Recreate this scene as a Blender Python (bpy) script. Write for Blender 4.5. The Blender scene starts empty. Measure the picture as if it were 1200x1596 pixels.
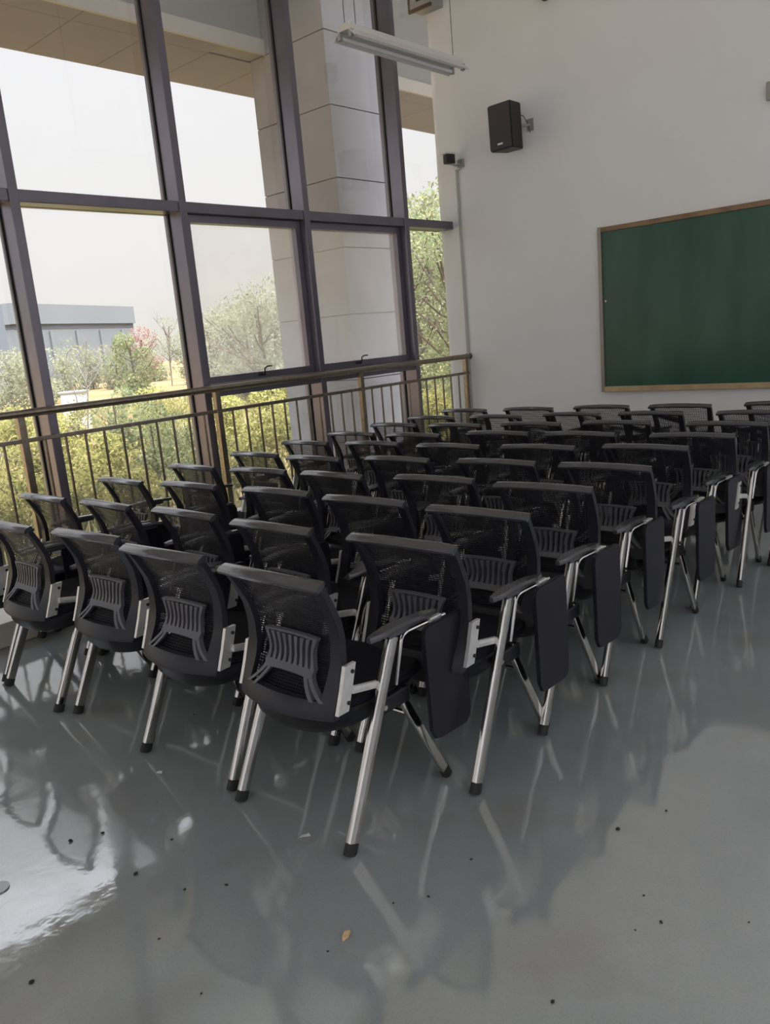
import bpy, bmesh, math, random
from mathutils import Vector, Matrix, noise

# ------------------------------------------------------------------ camera
SC = bpy.context.scene
COL = SC.collection
cam_d = bpy.data.cameras.new('camera')
cam = bpy.data.objects.new('camera', cam_d)
COL.objects.link(cam)
cam_d.sensor_fit = 'HORIZONTAL'
cam_d.sensor_width = 36.0
cam_d.lens = 36.0 * 1250.58 / 1200.0
cam_d.clip_start = 0.05
cam_d.clip_end = 600
_r = Vector((0.74583988, 0.66052183, -0.08621943))
_u = Vector((-0.07808074, 0.21523117, 0.97343667))
_f = Vector((-0.66153327, 0.71929581, -0.21210202))
M4 = Matrix((( _r.x, _u.x, -_f.x, 5.62876), (_r.y, _u.y, -_f.y, -7.46498), (_r.z, _u.z, -_f.z, 1.57484), (0, 0, 0, 1)))
cam.matrix_world = M4
SC.camera = cam

# ------------------------------------------------------------------ light
SKY_STRENGTH = 1.06
world = bpy.data.worlds.new('overcast_sky')
SC.world = world
world.use_nodes = True
wn = world.node_tree.nodes
wl = world.node_tree.links
wn.clear()
_out = wn.new('ShaderNodeOutputWorld')
_bg = wn.new('ShaderNodeBackground')
_tc = wn.new('ShaderNodeTexCoord')
_sep = wn.new('ShaderNodeSeparateXYZ')
_ramp = wn.new('ShaderNodeValToRGB')
wl.new(_tc.outputs['Generated'], _sep.inputs[0])
wl.new(_sep.outputs['Z'], _ramp.inputs[0])
_e = _ramp.color_ramp.elements
_e[0].position = 0.0
_e[0].color = (0.86, 0.82, 0.76, 1)
_e[1].position = 1.0
_e[1].color = (25.0, 26.5, 30.5, 1)
_x = _ramp.color_ramp.elements.new(0.5)
_x.color = (1.3, 1.3, 1.36, 1)
_x = _ramp.color_ramp.elements.new(0.6)
_x.color = (3.3, 3.4, 3.75, 1)
_x = _ramp.color_ramp.elements.new(0.72)
_x.color = (9.2, 9.7, 11.0, 1)
_x = _ramp.color_ramp.elements.new(0.12)
_x.color = (0.93, 0.90, 0.91, 1)
_x = _ramp.color_ramp.elements.new(0.36)
_x.color = (0.96, 0.95, 1.0, 1)
wl.new(_ramp.outputs[0], _bg.inputs['Color'])
_bg.inputs['Strength'].default_value = SKY_STRENGTH
wl.new(_bg.outputs[0], _out.inputs[0])

SC.view_settings.view_transform = 'Standard'
SC.view_settings.look = 'None'
SC.view_settings.exposure = 0.0
SC.view_settings.gamma = 1.0
SC.view_settings.use_curve_mapping = False
try:
    SC.cycles.max_bounces = 12
    SC.cycles.diffuse_bounces = 6
    SC.cycles.transparent_max_bounces = 24
except Exception:
    pass

# ------------------------------------------------------------------ helpers
R = math.radians
rnd = random.Random(7)


def mat(name, color, rough=0.5, metal=0.0, var=0.0, vscale=8.0, bump=0.0, bscale=60.0, spec=0.5, coat=0.0, col2=None, detail=4.0, rvar=0.0):
    m = bpy.data.materials.new(name)
    m.use_nodes = True
    n = m.node_tree.nodes
    l = m.node_tree.links
    b = n['Principled BSDF']
    b.inputs['Base Color'].default_value = (*color, 1)
    b.inputs['Roughness'].default_value = rough
    b.inputs['Metallic'].default_value = metal
    b.inputs['Specular IOR Level'].default_value = spec
    b.inputs['Coat Weight'].default_value = coat
    tc = n.new('ShaderNodeTexCoord')
    if var > 0 or col2 or rvar > 0:
        nz = n.new('ShaderNodeTexNoise')
        nz.inputs['Scale'].default_value = vscale
        nz.inputs['Detail'].default_value = detail
        l.new(tc.outputs['Object'], nz.inputs['Vector'])
    if var > 0 or col2:
        rp = n.new('ShaderNodeValToRGB')
        c2 = col2 or tuple(c * (1 - var) for c in color)
        rp.color_ramp.elements[0].position = 0.35
        rp.color_ramp.elements[1].position = 0.65
        rp.color_ramp.elements[0].color = (*c2, 1)
        rp.color_ramp.elements[1].color = (*color, 1)
        l.new(nz.outputs['Fac'], rp.inputs[0])
        l.new(rp.outputs[0], b.inputs['Base Color'])
    if rvar > 0:
        mr = n.new('ShaderNodeMapRange')
        mr.inputs['To Min'].default_value = max(0, rough - rvar)
        mr.inputs['To Max'].default_value = rough + rvar
        l.new(nz.outputs['Fac'], mr.inputs[0])
        l.new(mr.outputs[0], b.inputs['Roughness'])
    if bump > 0:
        n2 = n.new('ShaderNodeTexNoise')
        n2.inputs['Scale'].default_value = bscale
        n2.inputs['Detail'].default_value = 3
        l.new(tc.outputs['Object'], n2.inputs['Vector'])
        bp = n.new('ShaderNodeBump')
        bp.inputs['Strength'].default_value = bump
        bp.inputs['Distance'].default_value = 0.01
        l.new(n2.outputs['Fac'], bp.inputs['Height'])
        l.new(bp.outputs[0], b.inputs['Normal'])
    return m


def obj(name, bm, m=None, parent=None, smooth=False, angle=35):
    me = bpy.data.meshes.new(name)
    bmesh.ops.recalc_face_normals(bm, faces=bm.faces)
    if smooth:
        for f in bm.faces:
            f.smooth = True
        for e in bm.edges:
            if len(e.link_faces) == 2 and e.calc_face_angle(0) > R(angle):
                e.smooth = False
    bm.to_mesh(me)
    bm.free()
    o = bpy.data.objects.new(name, me)
    COL.objects.link(o)
    if m:
        for mm in (m if isinstance(m, (list, tuple)) else [m]):
            me.materials.append(mm)
    if parent:
        o.parent = parent
    return o


def tag(o, label=None, cat=None, group=None, kind=None):
    if label:
        o['label'] = label
    if cat:
        o['category'] = cat
    if group:
        o['group'] = group
    if kind:
        o['kind'] = kind
    return o


def empty(name, loc=(0, 0, 0), rz=0.0):
    o = bpy.data.objects.new(name, None)
    o.empty_display_size = 0.1
    COL.objects.link(o)
    o.location = loc
    o.rotation_euler = (0, 0, rz)
    return o


def copy_tree(o, parent=None):
    c = o.copy()
    COL.objects.link(c)
    c.parent = parent
    for ch in list(o.children):
        copy_tree(ch, c)
    return c


def box(bm, x0, x1, y0, y1, z0, z1, bev=0.0, mi=0):
    vs = [bm.verts.new(p) for p in ((x0, y0, z0), (x1, y0, z0), (x1, y1, z0), (x0, y1, z0), (x0, y0, z1), (x1, y0, z1), (x1, y1, z1), (x0, y1, z1))]
    fs = [bm.faces.new([vs[i] for i in q]) for q in ((3, 2, 1, 0), (4, 5, 6, 7), (0, 1, 5, 4), (1, 2, 6, 5), (2, 3, 7, 6), (3, 0, 4, 7))]
    for f in fs:
        f.material_index = mi
    if bev > 0:
        es = set()
        for f in fs:
            es.update(f.edges)
        bmesh.ops.bevel(bm, geom=list(es), offset=bev, segments=2, affect='EDGES', profile=0.5)


def one_box(*a, **k):
    bm = bmesh.new()
    box(bm, *a, **k)
    return bm


def tube(bm, pts, rx, ry=None, seg=10, up=(1, 0, 0), cap=True, mi=0, power=2.0):
    """sweep an oval (rx along `up`, ry across) along pts"""
    ry = ry or rx
    P = [Vector(p) for p in pts]
    up = Vector(up)
    rings = []
    for i, p in enumerate(P):
        if i == 0:
            t = P[1] - P[0]
        elif i == len(P) - 1:
            t = P[-1] - P[-2]
        else:
            t = (P[i + 1] - p).normalized() + (p - P[i - 1]).normalized()
        t.normalize()
        a = up - t * up.dot(t)
        if a.length < 1e-4:
            a = Vector((0, 1, 0)) - t * t.y
        a.normalize()
        b = t.cross(a)
        ring = []
        for k in range(seg):
            th = 2 * math.pi * k / seg
            c, s = math.cos(th), math.sin(th)
            c = math.copysign(abs(c) ** (2 / power), c)
            s = math.copysign(abs(s) ** (2 / power), s)
            ring.append(bm.verts.new(p + a * (rx * c) + b * (ry * s)))
        rings.append(ring)
    for r0, r1 in zip(rings, rings[1:]):
        for k in range(seg):
            f = bm.faces.new((r0[k], r0[(k + 1) % seg], r1[(k + 1) % seg], r1[k]))
            f.material_index = mi
    if cap:
        bm.faces.new(rings[0][::-1]).material_index = mi
        bm.faces.new(rings[-1]).material_index = mi


def bend(a, b, c, r, n=5):
    """rounded corner points at b between a and c"""
    a, b, c = Vector(a), Vector(b), Vector(c)
    p = b + (a - b).normalized() * r
    q = b + (c - b).normalized() * r
    return [p * (1 - t) ** 2 + b * 2 * t * (1 - t) + q * t * t for t in [i / n for i in range(n + 1)]]


# ------------------------------------------------------------------ materials
M_wall = mat('white_wall_paint', (0.80, 0.805, 0.81), 0.65, var=0.03, vscale=1.2, bump=0.05, bscale=140)
M_ceil = mat('ceiling_paint', (0.8, 0.8, 0.79), 0.8)
M_alu = mat('dark_aluminium', (0.2, 0.18, 0.22), 0.3, 0.7, var=0.15, vscale=3)
M_seal = mat('black_gasket', (0.012, 0.012, 0.014), 0.5)
M_steel = mat('rail_stainless', (0.3, 0.25, 0.2), 0.28, 0.9, var=0.25, vscale=30)
M_stone = mat('stone_cladding', (0.27, 0.255, 0.262), 0.75, var=0.14, vscale=2.2, bump=0.1, bscale=90, detail=8)
M_joint = mat('joint_grout', (0.06, 0.055, 0.05), 0.8)
M_soffit = mat('soffit_panel', (0.22, 0.20, 0.22), 0.8, var=0.08, vscale=1.3)
M_fascia = mat('fascia_plaster', (0.26, 0.25, 0.24), 0.8, var=0.06, vscale=1.0)
M_band = mat('beam_plaster', (0.44, 0.40, 0.36), 0.8)
M_plinth = mat('plinth_terrazzo', (0.5, 0.45, 0.37), 0.35, var=0.12, vscale=6)
M_wood = mat('board_frame_wood', (0.28, 0.18, 0.10), 0.45, var=0.35, vscale=9)
M_woodlight = mat('board_tray_wood', (0.52, 0.38, 0.22), 0.4, var=0.2, vscale=9)
M_framealu = mat('board_side_aluminium', (0.32, 0.29, 0.26), 0.35, 0.7)
M_plast = mat('black_plastic', (0.011, 0.011, 0.014), 0.36, spec=0.3, var=0.25, vscale=20, bump=0.04, bscale=400)
M_plast2 = mat('charcoal_plastic', (0.020, 0.020, 0.026), 0.38, spec=0.3, var=0.15, vscale=25, bump=0.05, bscale=300)
M_bar = mat('glossy_black_plastic', (0.055, 0.055, 0.062), 0.22, var=0.15, vscale=18, coat=0.3)
M_meshf = mat('black_mesh_fabric', (0.007, 0.007, 0.011), 0.45, spec=0.3)
M_fabric = mat('black_seat_fabric', (0.010, 0.010, 0.015), 0.85, spec=0.2, var=0.3, vscale=60, bump=0.25, bscale=500)
M_chrome = mat('chromed_steel', (0.6, 0.58, 0.56), 0.14, 1.0, var=0.12, vscale=14)
M_bright = mat('galvanised_bracket', (0.72, 0.71, 0.69), 0.38, 0.75, var=0.1, vscale=40)
M_tablet = mat('black_tablet_laminate', (0.010, 0.009, 0.015), 0.42, spec=0.3, var=0.15, vscale=12)
M_rubber = mat('black_rubber', (0.012, 0.012, 0.012), 0.7)
M_lamp = mat('white_lamp_enamel', (0.6, 0.57, 0.54), 0.4)
M_tubeglass = mat('unlit_fluorescent_glass', (0.8, 0.8, 0.77), 0.2, spec=0.6)
M_wire = mat('hanging_wire', (0.08, 0.08, 0.08), 0.5, 0.5)
M_white = mat('white_plastic', (0.7, 0.69, 0.66), 0.4)
M_speaker = mat('speaker_grille', (0.045, 0.04, 0.045), 0.55, var=0.3, vscale=300)
M_speakbody = mat('speaker_cabinet', (0.012, 0.012, 0.014), 0.5)
M_greybox = mat('grey_metal_box', (0.35, 0.35, 0.33), 0.5, 0.3)
M_brown = mat('brown_trim', (0.08, 0.05, 0.03), 0.5)


def floor_material():
    m = bpy.data.materials.new('polished_grey_epoxy')
    m.use_nodes = True
    n = m.node_tree.nodes
    l = m.node_tree.links
    b = n['Principled BSDF']
    tc = n.new('ShaderNodeTexCoord')
    nz = n.new('ShaderNodeTexNoise')
    nz.inputs['Scale'].default_value = 0.9
    nz.inputs['Detail'].default_value = 7
    nz.inputs['Roughness'].default_value = 0.6
    rp = n.new('ShaderNodeValToRGB')
    rp.color_ramp.elements[0].position = 0.3
    rp.color_ramp.elements[0].color = (0.225, 0.25, 0.255, 1)
    rp.color_ramp.elements[1].position = 0.7
    rp.color_ramp.elements[1].color = (0.31, 0.33, 0.335, 1)
    l.new(tc.outputs['Object'], nz.inputs['Vector'])
    l.new(nz.outputs['Fac'], rp.inputs[0])
    # brown scuffs
    n3 = n.new('ShaderNodeTexNoise')
    n3.inputs['Scale'].default_value = 2.3
    n3.inputs['Detail'].default_value = 5
    l.new(tc.outputs['Object'], n3.inputs['Vector'])
    r3 = n.new('ShaderNodeValToRGB')
    r3.color_ramp.elements[0].position = 0.55
    r3.color_ramp.elements[0].color = (0, 0, 0, 1)
    r3.color_ramp.elements[1].position = 0.75
    r3.color_ramp.elements[1].color = (0.45, 0.45, 0.45, 1)
    l.new(n3.outputs['Fac'], r3.inputs[0])
    mx = n.new('ShaderNodeMix')
    mx.data_type = 'RGBA'
    mx.inputs['B'].default_value = (0.20, 0.175, 0.145, 1)
    l.new(r3.outputs[0], mx.inputs['Factor'])
    l.new(rp.outputs[0], mx.inputs['A'])
    # small dark grains
    vo = n.new('ShaderNodeTexNoise')
    vo.inputs['Scale'].default_value = 160
    vo.inputs['Detail'].default_value = 2
    l.new(tc.outputs['Object'], vo.inputs['Vector'])
    r4 = n.new('ShaderNodeValToRGB')
    r4.color_ramp.elements[0].position = 0.3
    r4.color_ramp.elements[0].color = (0.9, 0.9, 0.9, 1)
    r4.color_ramp.elements[1].position = 0.5
    r4.color_ramp.elements[1].color = (1, 1, 1, 1)
    l.new(vo.outputs['Fac'], r4.inputs[0])
    mm = n.new('ShaderNodeMix')
    mm.data_type = 'RGBA'
    mm.blend_type = 'MULTIPLY'
    mm.inputs['Factor'].default_value = 1
    l.new(mx.outputs['Result'], mm.inputs['A'])
    l.new(r4.outputs[0], mm.inputs['B'])
    l.new(mm.outputs['Result'], b.inputs['Base Color'])
    # smears in the gloss
    n2 = n.new('ShaderNodeTexNoise')
    n2.inputs['Scale'].default_value = 3.5
    n2.inputs['Detail'].default_value = 6
    mp = n.new('ShaderNodeMapping')
    mp.inputs['Scale'].default_value = (1, 2.2, 1)
    mp.inputs['Rotation'].default_value = (0, 0, 0.5)
    l.new(tc.outputs['Object'], mp.inputs['Vector'])
    l.new(mp.outputs[0], n2.inputs['Vector'])
    r2 = n.new('ShaderNodeMapRange')
    r2.inputs['From Min'].default_value = 0.3
    r2.inputs['From Max'].default_value = 0.7
    r2.inputs['To Min'].default_value = 0.04
    r2.inputs['To Max'].default_value = 0.11
    l.new(n2.outputs['Fac'], r2.inputs[0])
    l.new(r2.outputs[0], b.inputs['Roughness'])
    b.inputs['IOR'].default_value = 2.6
    # gentle waviness of the coat
    n5 = n.new('ShaderNodeTexNoise')
    n5.inputs['Scale'].default_value = 5.0
    n5.inputs['Detail'].default_value = 4
    l.new(tc.outputs['Object'], n5.inputs['Vector'])
    bp = n.new('ShaderNodeBump')
    bp.inputs['Strength'].default_value = 0.25
    bp.inputs['Distance'].default_value = 0.006
    l.new(n5.outputs['Fac'], bp.inputs['Height'])
    l.new(bp.outputs[0], b.inputs['Normal'])
    return m


def glass_material(name, dust, tint=(0.97, 0.98, 0.97)):
    m = bpy.data.materials.new(name)
    m.use_nodes = True
    n = m.node_tree.nodes
    l = m.node_tree.links
    n.clear()
    out = n.new('ShaderNodeOutputMaterial')
    tr = n.new('ShaderNodeBsdfTransparent')
    tr.inputs[0].default_value = (*tint, 1)
    gl = n.new('ShaderNodeBsdfGlossy')
    gl.inputs['Roughness'].default_value = 0.02
    lw = n.new('ShaderNodeLayerWeight')
    lw.inputs['Blend'].default_value = 0.5
    pw = n.new('ShaderNodeMath')
    pw.operation = 'POWER'
    pw.inputs[1].default_value = 4.0
    l.new(lw.outputs['Facing'], pw.inputs[0])
    fr = n.new('ShaderNodeMath')
    fr.operation = 'MULTIPLY_ADD'
    fr.inputs[1].default_value = 0.6
    fr.inputs[2].default_value = 0.03
    l.new(pw.outputs[0], fr.inputs[0])
    m1 = n.new('ShaderNodeMixShader')
    l.new(fr.outputs[0], m1.inputs[0])
    l.new(tr.outputs[0], m1.inputs[1])
    l.new(gl.outputs[0], m1.inputs[2])
    df = n.new('ShaderNodeBsdfTranslucent')
    df.inputs[0].default_value = (0.85, 0.85, 0.84, 1)
    tc = n.new('ShaderNodeTexCoord')
    nz = n.new('ShaderNodeTexNoise')
    nz.inputs['Scale'].default_value = 1.6
    nz.inputs['Detail'].default_value = 5
    l.new(tc.outputs['Object'], nz.inputs['Vector'])
    mr = n.new('ShaderNodeMapRange')
    mr.inputs['To Min'].default_value = dust * 0.6
    mr.inputs['To Max'].default_value = dust * 1.4
    l.new(nz.outputs['Fac'], mr.inputs[0])
    m2 = n.new('ShaderNodeMixShader')
    l.new(mr.outputs[0], m2.inputs[0])
    l.new(m1.outputs[0], m2.inputs[1])
    l.new(df.outputs[0], m2.inputs[2])
    l.new(m2.outputs[0], out.inputs[0])
    return m


def board_material():
    m = mat('green_writing_board', (0.03, 0.1, 0.065), 0.2, var=0, spec=0.5)
    n = m.node_tree.nodes
    l = m.node_tree.links
    b = n['Principled BSDF']
    tc = n.new('ShaderNodeTexCoord')
    mp = n.new('ShaderNodeMapping')
    mp.inputs['Scale'].default_value = (1.2, 1, 0.35)
    nz = n.new('ShaderNodeTexNoise')
    nz.inputs['Scale'].default_value = 2.5
    nz.inputs['Detail'].default_value = 3
    l.new(tc.outputs['Object'], mp.inputs['Vector'])
    l.new(mp.outputs[0], nz.inputs['Vector'])
    rp = n.new('ShaderNodeValToRGB')
    rp.color_ramp.elements[0].position = 0.3
    rp.color_ramp.elements[0].color = (0.024, 0.080, 0.054, 1)
    rp.color_ramp.elements[1].position = 0.75
    rp.color_ramp.elements[1].color = (0.048, 0.118, 0.085, 1)
    l.new(nz.outputs['Fac'], rp.inputs[0])
    l.new(rp.outputs[0], b.inputs['Base Color'])
    return m


def leaf_material(name, c1, c2, c3=None):
    m = bpy.data.materials.new(name)
    m.use_nodes = True
    n = m.node_tree.nodes
    l = m.node_tree.links
    n.clear()
    out = n.new('ShaderNodeOutputMaterial')
    geo = n.new('ShaderNodeNewGeometry')
    rp = n.new('ShaderNodeValToRGB')
    rp.color_ramp.elements[0].color = (*c1, 1)
    rp.color_ramp.elements[1].color = (*c2, 1)
    if c3:
        e = rp.color_ramp.elements.new(0.5)
        e.color = (*c3, 1)
    l.new(geo.outputs['Random Per Island'], rp.inputs[0])
    d = n.new('ShaderNodeBsdfDiffuse')
    t = n.new('ShaderNodeBsdfTranslucent')
    mx = n.new('ShaderNodeMixShader')
    mx.inputs[0].default_value = 0.4
    l.new(rp.outputs[0], d.inputs[0])
    l.new(rp.outputs[0], t.inputs[0])
    l.new(d.outputs[0], mx.inputs[1])
    l.new(t.outputs[0], mx.inputs[2])
    l.new(mx.outputs[0], out.inputs[0])
    return m


M_floor = floor_material()
M_glass = glass_material('window_glass', 0.02)
M_glass_dusty = glass_material('dusty_window_glass', 0.20)
M_board = board_material()

# ------------------------------------------------------------------ room shell
H = 5.7
XR, YB = 9.4, -13.0


def struct(name, bm, m, **k):
    o = obj(name, bm, m, **k)
    o['kind'] = 'structure'
    return o


struct('floor', one_box(0.0, XR, YB, 0.0, -0.12, 0.0), M_floor)
struct('ceiling', one_box(-0.1, XR, YB, 0.0, H, H + 0.15), M_ceil)
struct('wall_front', one_box(-0.02, XR + 0.2, 0.0, 0.24, -0.5, H + 0.15), M_wall)
# unseen right wall; openings added so more sky light brightens the room
bm = bmesh.new()
box(bm, XR, XR + 0.2, YB, 0.0, -0.12, 0.95)
box(bm, XR, XR + 0.2, YB, 0.0, 4.5, H)
for a, b in ((YB, -12.6), (-9.9, -9.3), (-6.6, -6.0), (-3.3, -2.7), (-0.4, 0.0)):
    box(bm, XR, XR + 0.2, a, b, 0.95, 4.5)
struct('wall_right', bm, M_wall)
bm = bmesh.new()  # unseen back wall, its openings enlarged to bring in more sky light
box(bm, -0.1, XR + 0.2, YB - 0.2, YB, -0.12, 0.9)
box(bm, -0.1, XR + 0.2, YB - 0.2, YB, 4.7, H)
for a, b in ((-0.1, 0.3), (3.0, 3.4), (6.1, 6.5), (9.2, XR + 0.2)):
    box(bm, a, b, YB - 0.2, YB, 0.9, 4.7)
struct('wall_back', bm, M_wall)
struct('plinth', one_box(0.0, 0.94, YB, -0.001, 0.001, 0.145, bev=0.008), M_plinth)

# ------------------------------------------------------------------ curtain wall
XG, XI = 0.0, 0.17           # glass plane, room-side face of the mullions
MW = 0.066
mull = [-0.815, -2.205, -3.52, -4.84, -6.16, -7.48, -8.80, -10.12, -11.44, -12.76]   # mullion centres
edges = [0.0] + mull
ZT0, ZT1 = 2.655, 2.735      # transom
ZL0, ZL1 = 1.215, 1.315      # lower transom of the two opening bays
ZS = 0.145


def bay(idx, ya, yb, opening):
    """ya > yb; the mullion stands centred on yb"""
    w = empty('window_%d' % idx, (0, yb, ZS))
    w['kind'] = 'structure'

    def loc(bm):
        bmesh.ops.translate(bm, verts=bm.verts, vec=(0, -yb, -ZS))
        return bm
    y1 = ya - (MW / 2 if ya < 0 else 0.02)
    y0 = yb + MW / 2
    # mullion: cap outside, box inside with a recessed gasket line at the glass
    bm = bmesh.new()
    box(bm, 0.012, XI, yb - MW / 2, yb + MW / 2, ZS, H, bev=0.004)
    box(bm, -0.06, -0.012, yb - MW / 2, yb + MW / 2, -0.3, H)
    obj('mullion', loc(bm), M_alu, w)
    bm = bmesh.new()
    for s in (-1, 1):
        box(bm, -0.011, 0.011, yb + s * MW / 2 - 0.012, yb + s * MW / 2 + 0.012, ZS, H)
    obj('gasket', loc(bm), M_seal, w)
    bm = bmesh.new()
    box(bm, 0.012, XI - 0.012, y0, y1, ZT0, ZT1, bev=0.004)
    box(bm, -0.05, -0.012, y0, y1, ZT0, ZT1)
    obj('transom', loc(bm), M_alu, w)
    bm = bmesh.new()
    box(bm, -0.05, XI - 0.012, y0, y1, ZS, ZS + 0.07)
    obj('sill_rail', loc(bm), M_alu, w)
    obj('upper_pane', loc(one_box(-0.004, 0.004, y0, y1, ZT1, H)), M_glass, w)
    if not opening:
        obj('lower_pane', loc(one_box(-0.004, 0.004, y0, y1, ZS + 0.07, ZT0)), M_glass, w)
        if idx == 1:
            bm = bmesh.new()
            box(bm, 0.012, XI, -0.045, -0.002, ZS, ZT0)
            bm.free()
        return w
    obj('lower_pane', loc(one_box(-0.004, 0.004, y0, y1, ZS + 0.07, ZL0)), M_glass, w)
    bm = bmesh.new()
    box(bm, 0.012, XI - 0.012, y0, y1, ZL0, ZL1, bev=0.004)
    obj('lower_transom', loc(bm), M_alu, w)
    # opening sash
    a, b, c, d = y0 + 0.004, y1 - 0.004, ZL1 + 0.004, ZT0 - 0.004
    t = 0.058
    bm = bmesh.new()
    for q in ((a, a + t, c, d), (b - t, b, c, d), (a + t, b - t, c, c + t), (a + t, b - t, d - t, d)):
        box(bm, 0.012, 0.10, *q)
    s = obj('sash', loc(bm), M_alu, w)
    obj('sash_pane', loc(one_box(0.044, 0.052, a + t, b - t, c + t, d - t)), M_glass_dusty, s)
    # hooked handle on the bottom rail
    ym = (a + b) / 2 - 0.02 if idx == 3 else (a + b) / 2 - 0.14
    bm = bmesh.new()
    box(bm, 0.10, 0.118, ym - 0.035, ym + 0.035, c + 0.02, c + 0.05, bev=0.004)
    tube(bm, [(0.118, ym, c + 0.035), (0.15, ym, c + 0.04), (0.158, ym - 0.005, c + 0.06), (0.158, ym - 0.002, c + 0.085), (0.16, ym + 0.03, c + 0.10), (0.163, ym + 0.075, c + 0.098)], 0.008, 0.006, 8)
    h = obj('handle', loc(bm), M_seal, s)
    return w


for i in range(len(mull)):
    bay(i + 1, edges[i], edges[i + 1], i in (1, 2))

# ------------------------------------------------------------------ outside: column, beam, soffit
XC0, XC1, YC0, YC1 = -2.24, -1.0, -0.561, 0.57
bm = bmesh.new()
joints = [-0.4, 0.36, 1.115, 1.868, 2.614, 3.364, 4.121, 4.874, 5.62, 6.38]
for a, b in zip(joints, joints[1:]):  # cladding courses
    box(bm, XC0, XC1, YC0, YC1, a + 0.006, b - 0.006, mi=0)
box(bm, XC0 + 0.012, XC1 - 0.012, YC0 + 0.012, YC1 - 0.012, -0.5, 6.38, mi=1)
struct('column', bm, [M_stone, M_joint])
bm = bmesh.new()
YA, YZ = -16.0, 9.0
for y0, y1 in ((YA, YC0 - 0.004), (YC1 + 0.004, YZ)):
    box(bm, -1.99, -1.95, y0, y1, 4.87, 5.03, mi=0)
    box(bm, -2.04, -2.0, y0, y1, 5.0, 6.4, mi=1)
struct('beam', bm, [M_band, M_fascia])
bm = bmesh.new()
y = YA
while y < YZ:
    box(bm, -3.3, -2.26, y + 0.006, y + 0.82, 4.87, 4.9, mi=0)
    if y + 0.82 < YC0 or y > YC1:
        box(bm, -2.255, -1.99, y + 0.006, y + 0.82, 4.87, 4.9, mi=0)
    y += 0.825
box(bm, -3.3, -2.26, YA, YZ, 4.885, 5.2, mi=1)
for y0, y1 in ((YA, YC0 - 0.004), (YC1 + 0.004, YZ)):
    box(bm, -2.26, -1.99, y0, y1, 4.885, 5.2, mi=1)
struct('soffit', bm, [M_soffit, M_fascia])
struct('parapet', one_box(-3.32, -3.2, YA, YZ, 4.88, 6.6), M_stone)
struct('roof', one_box(-3.32, -0.0, YA, YZ, 6.4, 6.6), M_ceil)

# ------------------------------------------------------------------ railing
rail = empty('railing', (0.245, 0, 0.145))
tag(rail, 'brushed metal guard railing with thin vertical bars in front of the tall windows', 'railing')


def rloc(bm):
    bmesh.ops.translate(bm, verts=bm.verts, vec=(-0.245, 0, -0.145))
    return bm


YE = -7.2
bm = bmesh.new()
tube(bm, [(0.245, YE, 1.288), (0.245, -0.012, 1.288)], 0.036, 0.027, 16, power=2.6)
obj('handrail', rloc(bm), M_steel, rail, smooth=True)
bm = bmesh.new()
box(bm, 0.231, 0.259, YE, -0.02, 1.093, 1.121, bev=0.004)
obj('middle_rail', rloc(bm), M_steel, rail)
bm = bmesh.new()
box(bm, 0.231, 0.259, YE, -0.02, 0.235, 0.262, bev=0.004)
obj('bottom_rail', rloc(bm), M_steel, rail)
posts = [-0.075, -1.79, -3.495, -5.10, -6.75]
for y in posts:
    bm = bmesh.new()
    box(bm, 0.221, 0.269, y - 0.024, y + 0.024, 0.146, 1.266, bev=0.004)
    p = obj('post', rloc(bm), M_steel, rail)
    p.matrix_basis = Matrix.Identity(4)
prev = None
for a, b in zip(posts, posts[1:]):
    n_ = round((a - b) / 0.141)
    for j in range(1, n_):
        y = a + (b - a) * j / n_
        if prev is None:
            bm = bmesh.new()
            tube(bm, [(0, 0, 0.262 - 0.145), (0, 0, 1.093 - 0.145)], 0.0095, 0.0095, 8)
            prev = obj('baluster', bm, M_steel, rail, smooth=True)
            prev.location = (0, y, 0)
        else:
            c = prev.copy()
            COL.objects.link(c)
            c.parent = rail
            c.location = (0, y, 0)
bm = bmesh.new()
tube(bm, [(0.245, -0.012, 1.288), (0.245, -0.001, 1.288)], 0.05, 0.04, 16)
obj('wall_flange', rloc(bm), M_steel, rail, smooth=True)

# ------------------------------------------------------------------ blackboard
bb = empty('blackboard', (1.86, 0, 0.86))
tag(bb, 'wide green writing board with wooden frame on the front wall', 'blackboard')
BX0, BX1, BZ0, BZ1 = 0.0, 4.1, 0.0, 1.553
obj('writing_surface', one_box(BX0 + 0.03, BX1 - 0.03, -0.022, -0.002, BZ0 + 0.03, BZ1 - 0.03), M_board, bb)
f = obj('frame_top', one_box(BX0 + 0.036, BX1 - 0.036, -0.04, -0.001, BZ1 - 0.045, BZ1, bev=0.004), M_wood, bb)
f = obj('frame_bottom', one_box(BX0 + 0.036, BX1 - 0.036, -0.055, -0.001, BZ0, BZ0 + 0.05, bev=0.004), M_woodlight, bb)
f['label'] = 'pale wooden lower frame with chalk ledge'
for x in (BX0, BX1 - 0.036):
    obj('frame_side', one_box(x, x + 0.036, -0.042, -0.001, BZ0, BZ1 + 0.004, bev=0.004), M_framealu, bb)
obj('latch', one_box(BX0 + 0.055, BX0 + 0.07, -0.028, -0.021, 0.86, 0.88, bev=0.002), M_bright, bb)

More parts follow.
